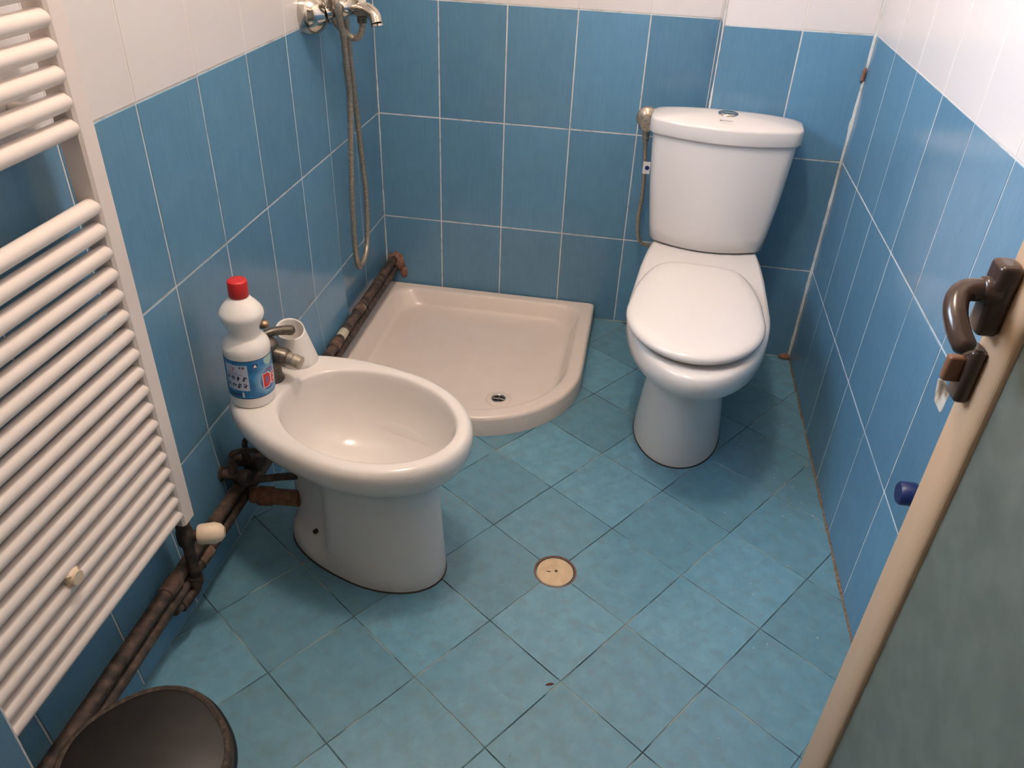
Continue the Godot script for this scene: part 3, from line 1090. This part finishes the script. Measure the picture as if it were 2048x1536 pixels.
func lathe_z(st: SurfaceTool, prof: Array, c: Vector3, segs := 28) -> void:
	var rings := []
	for p in prof:
		var ring := PackedVector3Array()
		for k in segs:
			var a := TAU * k / segs
			ring.append(c + Vector3(cos(a) * p[0], sin(a) * p[0], p[1]))
		rings.append(ring)
	loft(st, rings, true, true)

func cistern_ring(a: float, zf: float, zb: float, bow: float, y: float) -> PackedVector3Array:
	# flat back, rounded ends, bowed front; counter-clockwise from above
	var o := PackedVector3Array()
	var n := 30
	var rc := 0.016
	for k in n + 1:                       # front from +x to -x? seen from above z = front
		var f := 1.0 - 2.0 * k / n
		var x := f * a
		var edge := clampf((absf(f) - (1.0 - rc / a)) / (rc / a), 0.0, 1.0)
		var z := zf - bow * f * f - rc * (1.0 - sqrt(maxf(0.0, 1.0 - edge * edge)))
		o.append(Vector3(x, y, z))
	for k in n + 1:
		var f := -1.0 + 2.0 * k / n
		var x := f * a
		var edge := clampf((absf(f) - (1.0 - rc / a)) / (rc / a), 0.0, 1.0)
		o.append(Vector3(x, y, zb + 0.03 * f * f * f * f + rc * (1.0 - sqrt(maxf(0.0, 1.0 - edge * edge)))))
	o.reverse()
	return o

# ------------------------------------------------------------------ bidet
func bidet_ring(a: float, sb: float, sf: float, y: float, pinch := 1.0, n := 96) -> PackedVector3Array:
	var o := PackedVector3Array()
	for k in n:
		var t := TAU * k / n
		var c := cos(t)
		var s := -sin(t)
		if s >= 0.0:
			o.append(Vector3(a * c, y, sf * s))
		else:
			var q := pow(-s, 0.62)
			var x := a * signf(c) * pow(absf(c), 0.45) * (1.0 - 0.28 * q * q)
			var z := sb * q
			if pinch < 1.0:
				x *= lerpf(1.0, pinch, smoothstep(-0.055, -0.085, z))
			o.append(Vector3(x, y, z))
	return o

func oval(a: float, l: float, y: float, dz := 0.0, n := 96) -> PackedVector3Array:
	var o := PackedVector3Array()
	for k in n:
		var t := TAU * k / n
		o.append(Vector3(a * cos(t), y, dz - l * sin(t)))
	return o

func build_bidet() -> void:
	var turn := deg_to_rad(72.5)
	var at := Vector3(0.340, 0, 1.189)
	var t := thing("bidet", "white ceramic bidet on a pedestal, standing off the left wall", "bidet", at, turn)
	var st := new_st()
	var rings := [bidet_ring(0.104, -0.205, 0.168, 0.0), bidet_ring(0.105, -0.205, 0.169, 0.006), bidet_ring(0.104, -0.203, 0.168, 0.035), bidet_ring(0.1035, -0.202, 0.167, 0.048, 0.86), bidet_ring(0.103, -0.20, 0.166, 0.062, 0.70), bidet_ring(0.101, -0.20, 0.163, 0.11, 0.62), bidet_ring(0.0985, -0.20, 0.159, 0.17, 0.62), bidet_ring(0.0975, -0.20, 0.157, 0.215, 0.70), bidet_ring(0.099, -0.205, 0.158, 0.245, 0.84), bidet_ring(0.106, -0.215, 0.165, 0.268, 0.95), bidet_ring(0.124, -0.235, 0.180, 0.288), bidet_ring(0.146, -0.262, 0.199, 0.305), bidet_ring(0.161, -0.278, 0.212, 0.320), bidet_ring(0.170, -0.287, 0.220, 0.337), bidet_ring(0.1745, -0.292, 0.2235, 0.355), bidet_ring(0.174, -0.292, 0.223, 0.370), bidet_ring(0.170, -0.288, 0.219, 0.380), bidet_ring(0.164, -0.282, 0.213, 0.3845), bidet_ring(0.158, -0.276, 0.207, 0.386), oval(0.1465, 0.1965, 0.386), oval(0.1425, 0.1925, 0.3845), oval(0.1395, 0.1895, 0.380), oval(0.1372, 0.187, 0.368), oval(0.1335, 0.182, 0.34), oval(0.127, 0.172, 0.305, 0.0), oval(0.114, 0.152, 0.272, 0.0), oval(0.092, 0.118, 0.245, -0.004), oval(0.062, 0.076, 0.230, -0.01), oval(0.022, 0.024, 0.2255, -0.015)]
	loft(st, rings, true, true)
	obj("bidet_body", st, M.china, t)
	st = new_st()
	loft(st, [bidet_ring(0.107, -0.207, 0.171, 0.0), bidet_ring(0.1065, -0.207, 0.1705, 0.0025)], false, true)
	obj("foot_seal", st, M.screw, t)
	st = new_st()
	lathe(st, [[0.021, 0.0], [0.021, 0.0015], [0.018, 0.0025], [0.013, 0.001]], Vector3(0, 0.2253, -0.015), 28)
	obj("waste_ring", st, M.chrome, t)
	st = new_st()
	tube(st, [Vector3(-0.058, 0.062, -0.112), Vector3(-0.0705, 0.065, -0.112)], 0.0055, 12)
	obj("fixing_screw", st, M.screw, t)
	# mixer tap on its back deck
	var f := thing("bidet_tap", "dull chrome mixer tap on the bidet, nozzle pointing into the bowl", "tap", Vector3(0.112, 0.386, 1.116))
	st = new_st()
	lathe(st, [[0.026, 0.0], [0.026, 0.004], [0.022, 0.010], [0.021, 0.045], [0.0225, 0.06], [0.0225, 0.082], [0.018, 0.092], [0.006, 0.097]], Vector3.ZERO, 28)
	obj("tap_body", st, M.dull, f)
	st = new_st()
	tube(st, [Vector3(0.0, 0.062, 0.0), Vector3(0.040, 0.058, 0.003), Vector3(0.044, 0.0575, 0.0034)], [0.020, 0.0185, 0.016], 22)
	obj("spout", st, M.dull, f)
	st = new_st()
	tube(st, [Vector3(0.042, 0.058, 0.003), Vector3(0.055, 0.0555, 0.005), Vector3(0.057, 0.0550, 0.005)], [0.013, 0.0125, 0.014], 20)
	tube(st, [Vector3(0.0575, 0.0550, 0.005), Vector3(0.072, 0.0515, 0.007)], 0.0140, 20)
	obj("spray_nozzle", st, M.hose, f)
	st = new_st()
	var lp := curve([Vector3(-0.012, 0.098, -0.006), Vector3(0.004, 0.100, -0.022), Vector3(0.022, 0.096, -0.040), Vector3(0.038, 0.090, -0.054)], 0.004)
	var lrad := []
	for k in lp.size():
		lrad.append(lerpf(0.0075, 0.0115, float(k) / lp.size()) if k < lp.size() - 2 else (0.0095 if k < lp.size() - 1 else 0.004))
	tube(st, lp, lrad, 16)
	obj("lever", st, M.dull, f)
	st = new_st()
	lathe(st, [[0.010, 0.0], [0.011, 0.006], [0.008, 0.012], [0.002, 0.014]], Vector3(-0.022, 0.098, -0.042), 18)
	obj("inlet_cap", st, mat(Color(0.66, 0.56, 0.46), 0.35, 0.7), f)
	# white plastic cup beside the tap
	var c := thing("plastic_cup", "white tapered plastic cup beside the tap on the bidet", "cup", Vector3(0.139, 0.386, 1.036))
	st = new_st()
	var cr := []
	for q in [[0.0395, 0.0], [0.0405, 0.003], [0.039, 0.015], [0.030, 0.072], [0.0296, 0.076], [0.0278, 0.076], [0.0275, 0.072], [0.036, 0.012], [0.034, 0.006], [0.004, 0.005]]:
		var ring := PackedVector3Array()
		for k in 36:
			var a := TAU * k / 36
			var y: float = q[1]
			ring.append(Vector3(cos(a) * q[0] - y * 0.16, y * (1.0 - 0.13 * (0.6 * cos(a) - 0.8 * sin(a))), -sin(a) * q[0]))
		cr.append(ring)
	loft(st, cr)
	obj("cup_shell", st, M.plastic, c)
	# bleach bottle
	var b := thing("bleach_bottle", "white bleach bottle with red cap and blue label on the bidet", "bottle", Vector3(0.104, 0.3862, 1.188))
	b.rotation = Vector3(-0.013, 0, -0.022)
	st = new_st()
	var prof := smooth_prof([[0.040, 0.0], [0.0430, 0.004], [0.0440, 0.02], [0.0442, 0.06], [0.0444, 0.110], [0.0448, 0.116], [0.0446, 0.124], [0.0425, 0.132], [0.0365, 0.141], [0.0308, 0.147], [0.0285, 0.153], [0.0292, 0.161], [0.0340, 0.174], [0.0388, 0.184], [0.0410, 0.191], [0.0402, 0.198], [0.0350, 0.207], [0.0270, 0.217], [0.0175, 0.227], [0.0145, 0.230], [0.014, 0.234]], 0.003)
	lathe(st, prof, Vector3.ZERO, 48)
	obj("bottle_body", st, M.bottle, b)
	st = new_st()
	var cp := new_st()
	var rings2 := []
	for q in [[0.0172, 0.2285], [0.0180, 0.230], [0.0177, 0.2585], [0.0168, 0.261], [0.010, 0.2615]]:
		var ring := PackedVector3Array()
		for k in 96:
			var a := TAU * k / 96
			var r: float = q[0] + (0.00035 if k % 3 == 0 and q[1] < 0.26 else 0.0)
			ring.append(Vector3(cos(a) * r, q[1], -sin(a) * r))
		rings2.append(ring)
	loft(cp, rings2)
	obj("cap", cp, M.cap, b)
	var lb := new_st()
	var dv := Vector3(0.5, 0, 0.866)
	var rv := Vector3(0.866, 0, -0.5)
	for k in 72:
		var a0 := -PI + TAU * k / 72
		var a1 := -PI + TAU * (k + 1) / 72
		var p0 := (dv * cos(a0) + rv * sin(a0)) * 0.0449
		var p1 := (dv * cos(a1) + rv * sin(a1)) * 0.0449
		var u0 := 0.5 + a0 / TAU
		var u1 := 0.5 + a1 / TAU
		var q := [[p0, 0.025, u0, 1.0], [p0, 0.111, u0, 0.0], [p1, 0.111, u1, 0.0], [p0, 0.025, u0, 1.0], [p1, 0.111, u1, 0.0], [p1, 0.025, u1, 1.0]]
		for v in q:
			lb.set_uv(Vector2(v[2], v[3]))
			lb.add_vertex(Vector3(v[0].x, v[1], v[0].z))
	obj("label", lb, M.label, b)

# ------------------------------------------------------------------ towel radiator
func build_radiator() -> void:
	var r := thing("towel_radiator", "white ladder towel radiator on the left wall", "radiator")
	for z in [1.4405, 1.9085]:
		var st := new_st()
		box(st, Vector3(0.0625, 0.725, z), Vector3(0.037, 0.90, 0.036), 0.004)
		obj("column", st, M.rad, r)
	var st2 := new_st()
	tube(st2, [Vector3(0.0, 0, 1.452), Vector3(0.0, 0, 1.896)], 0.0125, 20)
	st2.generate_normals()
	var bar := st2.commit()
	var ys := []
	for k in 6:
		ys.append(0.997 + 0.0332 * k)
	for k in 18:
		ys.append(0.306 + 0.0342 * k)
	for y in ys:
		piece("bar", bar, M.rad, r, Transform3D(Basis.IDENTITY, Vector3(0.068, y, 0)))
	for q in [[1.47, 1.02], [1.86, 1.02], [1.665, 0.36]]:
		var st := new_st()
		tube(st, [Vector3(0.0006, q[1], q[0]), Vector3(0.058, q[1], q[0])], 0.008, 12)
		obj("wall_bracket", st, M.rad, r)
	var st3 := new_st()
	box(st3, Vector3(0.078, 0.426, 1.717), Vector3(0.012, 0.028, 0.024), 0.004)
	tube(st3, [Vector3(0.06, 0.426, 1.717), Vector3(0.088, 0.426, 1.717)], 0.011, 16)
	var cl := obj("bracket_clip", st3, M.ivory, r)
	cl.set_meta("label", "ivory plastic bracket clip between the lower bars")
	# valve below the nearer-to-the-bidet column
	var v := Node3D.new()
	v.name = "radiator_valve"
	v.position = Vector3(0.0625, 0.275, 1.4405)
	r.add_child(v)
	st3 = new_st()
	tube(st3, [Vector3(0, 0.002, 0), Vector3(0, -0.018, 0)], [0.013, 0.013], 8)
	obj("union_nut", st3, M.rust, v)
	st3 = new_st()
	tube(st3, [Vector3(0, -0.016, 0), Vector3(0, -0.03, 0), Vector3(0, -0.055, 0), Vector3(0, -0.065, 0)], [0.012, 0.016, 0.016, 0.011], 18)
	tube(st3, [Vector3(0, -0.042, 0), Vector3(0.026, -0.042, -0.012)], 0.0105, 16)
	obj("valve_body", st3, M.rust, v)
	st3 = new_st()
	var hd := Vector3(0.94, 0, -0.34).normalized()
	tube(st3, [Vector3(0.02, -0.042, -0.010), Vector3(0.02, -0.042, -0.010) + hd * 0.004, Vector3(0.02, -0.042, -0.010) + hd * 0.03, Vector3(0.02, -0.042, -0.010) + hd * 0.042, Vector3(0.02, -0.042, -0.010) + hd * 0.048], [0.017, 0.0195, 0.0205, 0.0165, 0.009], 24)
	obj("valve_knob", st3, M.ivory, v)
	st3 = new_st()
	tube(st3, curve([Vector3(0, -0.06, 0), Vector3(0, -0.12, 0.001), Vector3(0, -0.165, 0.003), Vector3(-0.004, -0.180, 0.012), Vector3(-0.010, -0.180, 0.04), Vector3(-0.012, -0.172, 0.07)], 0.006), 0.0105, 16)
	obj("supply_pipe", st3, M.rust, v)
	st3 = new_st()
	tube(st3, [Vector3(0, -0.145, 0.002), Vector3(0, -0.162, 0.003)], 0.0145, 8)
	tube(st3, [Vector3(-0.009, -0.180, 0.030), Vector3(-0.011, -0.178, 0.052)], 0.015, 8)
	obj("elbow_nut", st3, M.rust, v)

# ------------------------------------------------------------------ pipes along the left wall
func build_pipes() -> void:
	# two pipes run one above the other
	for k in 2:
		var r: float = [0.0138, 0.0125][k]
		var c := func(z: float) -> Vector3: return Vector3([0.0280, 0.0330][k] + 0.009 * z, [0.1455, 0.1150][k], z)
		var st := new_st()
		var pts := []
		for i in 49:
			pts.append(c.call(0.004 + i * 0.0397))
		tube(st, pts, r, 18)
		var w := obj("heating_pipe", st, M.rust, null)
		tag(w, ["upper of the two rusty brown pipes low along the left wall", "lower of the two rusty brown pipes low along the left wall"][k], "pipe", "rusty pipes along the left wall")
		for q in ([0.36, 0.57, 1.47] if k == 0 else [0.64, 1.36]):
			var s2 := new_st()
			tube(s2, [c.call(q), c.call(q + 0.04)], r + 0.0022, 18)
			obj("pipe_collar", s2, M.rust_pale, w)
		if k == 0:
			var s3 := new_st()
			tube(s3, [c.call(0.515), c.call(0.528), c.call(0.552)], [r + 0.0003, r + 0.0008, r + 0.0004], 18)
			var pp := obj("paint_patch", s3, mat(Color(0.74, 0.72, 0.62), 0.7), w)
			pp.set_meta("label", "pale paint smeared round the rusty pipe")
	var st := new_st()
	# bidet outlet pipe
	var b := thing("bidet_waste_pipe", "orange-brown plastic outlet pipe between the bidet and the wall pipes", "pipe")
	st = new_st()
	tube(st, [Vector3(0.058, 0.114, 1.187), Vector3(0.165, 0.115, 1.178)], 0.0185, 18)
	obj("pipe", st, M.pvc, b)
	st = new_st()
	tube(st, [Vector3(0.075, 0.114, 1.186), Vector3(0.104, 0.1145, 1.1834)], 0.022, 18)
	obj("socket", st, M.pvc, b)
	# two rusty stop valves feeding the bidet
	for k in 2:
		var z: float = [1.205, 1.145][k]
		var v := thing("bidet_stop_valve", ["rusty stop valve on the left wall nearer the radiator, under the bidet", "rusty stop valve on the left wall nearer the shower, under the bidet"][k], "valve", Vector3(0.0, 0.180 - 0.010 * k, z), 0.0, "stop valves under the bidet")
		st = new_st()
		tube(st, [Vector3(0.0, 0, 0), Vector3(0.004, 0, 0), Vector3(0.012, 0, 0)], [0.024, 0.024, 0.014], 18)
		obj("rosette", st, M.rust, v)
		st = new_st()
		tube(st, [Vector3(0.0, 0, 0), Vector3(0.05, 0, 0)], 0.012, 16)
		tube(st, [Vector3(0.036, 0, 0), Vector3(0.036, 0.036, 0)], 0.010, 14)
		obj("valve_body", st, M.rust, v)
		st = new_st()
		tube(st, [Vector3(0.05, 0, 0), Vector3(0.054, 0, 0), Vector3(0.072, 0, 0)], [0.014, 0.018, 0.017], 10)
		obj("valve_handle", st, M.rust, v)
		st = new_st()
		var e: Vector3 = [Vector3(0.128, 0.05, -0.06), Vector3(0.135, 0.055, -0.01)][k]
		tube(st, curve([Vector3(0.036, 0.034, 0), Vector3(0.045, 0.065, 0.0), Vector3(0.085, 0.055, e.z * 0.5), e, e + Vector3(0.02, 0.05, 0)], 0.003), 0.006, 10, true, 0.0003)
		obj("supply_hose", st, M.rust, v)
	# flexible hose hanging from the valves to the bidet's underside
	st = new_st()
	tube(st, curve([Vector3(0.050, 0.162, 1.205), Vector3(0.075, 0.152, 1.175), Vector3(0.12, 0.158, 1.165), Vector3(0.165, 0.175, 1.17), Vector3(0.19, 0.20, 1.175)], 0.003), 0.0085, 12)
	tag(obj("bidet_hose", st, M.rust, null), "dark flexible hose from the wall pipe to the underside of the bidet", "hose")

# ------------------------------------------------------------------ shower mixer
func build_mixer() -> void:
	var m := thing("shower_mixer", "chrome bath and shower mixer with a ribbed hose on the left wall", "tap")
	for z in [0.490, 0.340]:
		var st := new_st()
		var rings := []
		for q in [[0.0465, 0.0], [0.047, 0.008], [0.0455, 0.020], [0.041, 0.033], [0.032, 0.045], [0.022, 0.052], [0.018, 0.055]]:
			var ring := PackedVector3Array()
			for k in 36:
				var a := TAU * k / 36
				ring.append(Vector3(q[1], 0.986 + cos(a) * q[0], z - sin(a) * q[0]))
			ring.reverse()
			rings.append(ring)
		loft(st, rings, false, true)
		obj("wall_rosette", st, M.chrome, m)
	var s := new_st()
	tube(s, [Vector3(0.050, 0.990, 0.490), Vector3(0.075, 0.996, 0.470)], 0.016, 18)
	tube(s, [Vector3(0.050, 0.990, 0.340), Vector3(0.075, 0.996, 0.350)], 0.016, 18)
	tube(s, [Vector3(0.080, 1.0, 0.478), Vector3(0.080, 1.0, 0.470), Vector3(0.082, 1.0, 0.44), Vector3(0.084, 1.0, 0.41), Vector3(0.082, 1.0, 0.375), Vector3(0.080, 1.0, 0.345), Vector3(0.080, 1.0, 0.337)], [0.012, 0.021, 0.024, 0.027, 0.025, 0.021, 0.012], 24)
	tube(s, [Vector3(0.084, 1.0, 0.41), Vector3(0.086, 1.035, 0.41), Vector3(0.086, 1.06, 0.41), Vector3(0.086, 1.068, 0.41)], [0.024, 0.024, 0.022, 0.012], 24)
	obj("mixer_body", s, M.chrome, m)
	s = new_st()
	tube(s, curve([Vector3(0.088, 1.066, 0.41), Vector3(0.12, 1.085, 0.42), Vector3(0.17, 1.11, 0.44)], 0.006), 0.008, 14)
	obj("mixer_lever", s, M.chrome, m)
	s = new_st()
	var sp := curve([Vector3(0.086, 0.994, 0.412), Vector3(0.110, 0.992, 0.420), Vector3(0.134, 0.992, 0.432), Vector3(0.153, 0.984, 0.445), Vector3(0.161, 0.968, 0.452)], 0.004)
	var rad := []
	for k in sp.size():
		rad.append(lerpf(0.019, 0.0135, float(k) / sp.size()))
	tube(s, sp, rad, 22)
	obj("spout", s, M.chrome, m)
	s = new_st()
	tube(s, [Vector3(0.1615, 0.967, 0.4525), Vector3(0.1625, 0.962, 0.4535)], 0.0148, 22)
	obj("aerator", s, M.chrome, m)
	s = new_st()
	tube(s, [Vector3(0.118, 1.006, 0.424), Vector3(0.118, 1.03, 0.424), Vector3(0.118, 1.034, 0.424)], [0.009, 0.011, 0.008], 14)
	obj("diverter_knob", s, M.plastic, m)
	s = new_st()
	tube(s, [Vector3(0.114, 0.982, 0.421), Vector3(0.114, 0.962, 0.421)], [0.012, 0.0115], 12)
	obj("hose_nut", s, M.dull, m)
	s = new_st()
	var hp := curve([Vector3(0.114, 0.964, 0.421), Vector3(0.112, 0.945, 0.420), Vector3(0.100, 0.928, 0.418), Vector3(0.085, 0.926, 0.418), Vector3(0.070, 0.940, 0.430), Vector3(0.062, 0.972, 0.465), Vector3(0.064, 1.012, 0.492), Vector3(0.078, 1.030, 0.505), Vector3(0.086, 1.014, 0.510), Vector3(0.085, 0.978, 0.492), Vector3(0.083, 0.935, 0.472), Vector3(0.076, 0.86, 0.447), Vector3(0.068, 0.775, 0.420), Vector3(0.060, 0.649, 0.420), Vector3(0.055, 0.515, 0.425), Vector3(0.050, 0.395, 0.421), Vector3(0.046, 0.318, 0.402), Vector3(0.043, 0.288, 0.368), Vector3(0.040, 0.310, 0.302), Vector3(0.037, 0.385, 0.270), Vector3(0.034, 0.480, 0.258), Vector3(0.031, 0.600, 0.265), Vector3(0.030, 0.745, 0.281), Vector3(0.032, 0.860, 0.300), Vector3(0.038, 0.950, 0.325), Vector3(0.045, 1.03, 0.36), Vector3(0.05, 1.16, 0.40), Vector3(0.05, 1.35, 0.41)], 0.0032)
	tube(s, hp, 0.0074, 12, true, 0.0009)
	obj("shower_hose", s, M.hose, m)
	s = new_st()
	tube(s, curve([Vector3(0.05, 1.34, 0.41), Vector3(0.055, 1.45, 0.41), Vector3(0.075, 1.52, 0.41)], 0.01), 0.012, 14)
	tube(s, [Vector3(0.072, 1.525, 0.41), Vector3(0.11, 1.50, 0.41)], [0.03, 0.034], 24)
	tube(s, [Vector3(0.0, 1.40, 0.41), Vector3(0.05, 1.40, 0.41)], 0.012, 14)
	obj("hand_shower", s, M.chrome, m)

# ------------------------------------------------------------------ waste bin
func build_bin() -> void:
	var b := thing("waste_bin", "black plastic bin with a dusty domed lid under the towel radiator", "bin", Vector3(0.235, 0, 1.866), -0.7)
	var st := new_st()
	var prof := [[0.088, 0.0], [0.092, 0.004], [0.098, 0.10], [0.106, 0.222], [0.108, 0.23]]
	var rings := []
	for p in prof:
		rings.append(squircle(p[0], p[1]))
	loft(st, rings)
	obj("bin_body", st, M.bin, b)
	st = new_st()
	rings = []
	for p in [[0.112, 0.222], [0.117, 0.226], [0.118, 0.236], [0.1155, 0.241], [0.113, 0.2425]]:
		rings.append(squircle(p[0], p[1]))
	loft(st, rings)
	obj("lid_rim", st, M.bin, b)
	st = new_st()
	rings = []
	for p in [[0.1125, 0.2420], [0.1125, 0.250], [0.1095, 0.2545], [0.1065, 0.2550], [0.103, 0.2535]]:
		rings.append(squircle(p[0], p[1]))
	loft(st, rings, false, false)
	obj("lid_bead", st, M.bin_dust, b)
	st = new_st()
	rings = []
	for p in [[0.104, 0.2525], [0.094, 0.2540], [0.075, 0.2580], [0.05, 0.2610], [0.022, 0.2625], [0.004, 0.2628]]:
		rings.append(squircle(p[0], p[1]))
	loft(st, rings, false, true)
	obj("lid", st, M.bin, b)

func squircle(r: float, y: float, n := 64) -> PackedVector3Array:
	var o := PackedVector3Array()
	for k in n:
		var a := TAU * k / n
		var e := 2.0 / 2.35
		o.append(Vector3(signf(cos(a)) * pow(absf(cos(a)), e) * r * 1.04, y, -signf(sin(a)) * pow(absf(sin(a)), e) * r))
	return o

# ------------------------------------------------------------------ small things
func build_small() -> void:
	# floor drain
	var d := thing("floor_drain", "round cream floor drain cover set among the floor tiles", "drain", Vector3(0.7412, 0, 1.1681))
	var st := new_st()
	lathe(st, [[0.0475, -0.006], [0.0475, -0.0002], [0.045, 0.0004], [0.0435, -0.001], [0.043, -0.006]], Vector3.ZERO, 40, false)
	obj("drain_frame", st, M.drain_ring, d)
	st = new_st()
	lathe(st, [[0.0430, -0.008], [0.0430, -0.0055]], Vector3.ZERO, 32)
	obj("drain_gap", st, M.screw, d)
	st = new_st()
	lathe(st, [[0.0405, -0.0056], [0.0405, -0.0012], [0.0395, -0.0006], [0.02, -0.0003]], Vector3.ZERO, 40)
	obj("drain_cover", st, M.drain_cover, d)
	st = new_st()
	lathe(st, [[0.0035, -0.0003], [0.0032, 0.0001]], Vector3(0.002, 0, -0.002), 14)
	obj("lift_hole", st, M.screw, d)
	st = new_st()
	box(st, Vector3(-0.014, -0.0001, 0.003), Vector3(0.009, 0.0005, 0.0024))
	obj("slot", st, M.screw, d)
	# blue handled stop valve on the right wall
	var v := thing("wall_stop_valve", "dark blue stop valve knob low on the right wall behind the door", "valve", Vector3(W, 0.444, 1.288))
	st = new_st()
	tube(st, [Vector3(0, 0, 0), Vector3(-0.004, 0, 0), Vector3(-0.012, 0, 0)], [0.026, 0.026, 0.016], 24)
	obj("rosette", st, M.bluecap, v)
	st = new_st()
	tube(st, [Vector3(-0.008, 0, 0), Vector3(-0.026, 0, 0)], 0.011, 16)
	obj("valve_stem", st, M.dull, v)
	st = new_st()
	tube(st, [Vector3(-0.024, 0, 0), Vector3(-0.027, 0, 0), Vector3(-0.050, 0, 0), Vector3(-0.0535, 0, 0)], [0.018, 0.0205, 0.0205, 0.0175], 24)
	obj("valve_knob", st, M.bluecap, v)
	# dry leaf scrap
	st = new_st()
	loft(st, [scrap(0.0, 1.0), scrap(0.0012, 0.8)])
	var lf := obj("leaf_scrap", st, mat(Color(0.34, 0.17, 0.11), 0.8), null, Transform3D(Basis.from_euler(Vector3(0, 0.35, 0)), Vector3(0.767, 0.0006, 1.455)))
	tag(lf, "small reddish brown scrap lying on the floor tiles", "scrap")
	# specks of plaster on the floor
	st = new_st()
	var r2 := RandomNumberGenerator.new()
	r2.seed = 33
	for k in 46:
		var x := r2.randf_range(0.25, 1.34)
		var z := r2.randf_range(0.85, 2.0)
		if k > 12:
			x = r2.randf_range(1.12, 1.35)
			z = r2.randf_range(0.4, 1.3)
		lump(st, Vector3(x, 0.001, z), Vector3(r2.randf_range(0.0007, 0.0018), 0.0009, r2.randf_range(0.0007, 0.0016)), k)
	var sp := obj("plaster_specks", st, mat(Color(0.78, 0.80, 0.78), 0.9), null)
	sp.set_meta("kind", "stuff")
	tag(sp, "white specks of plaster dust scattered on the floor", "debris")

func scrap(y: float, k: float) -> PackedVector3Array:
	var o := PackedVector3Array()
	for p in [[0.010, 0.0], [0.004, -0.003], [-0.004, -0.0028], [-0.010, 0.001], [-0.003, 0.0028], [0.005, 0.0024]]:
		o.append(Vector3(p[0] * k, y, p[1] * k))
	return o
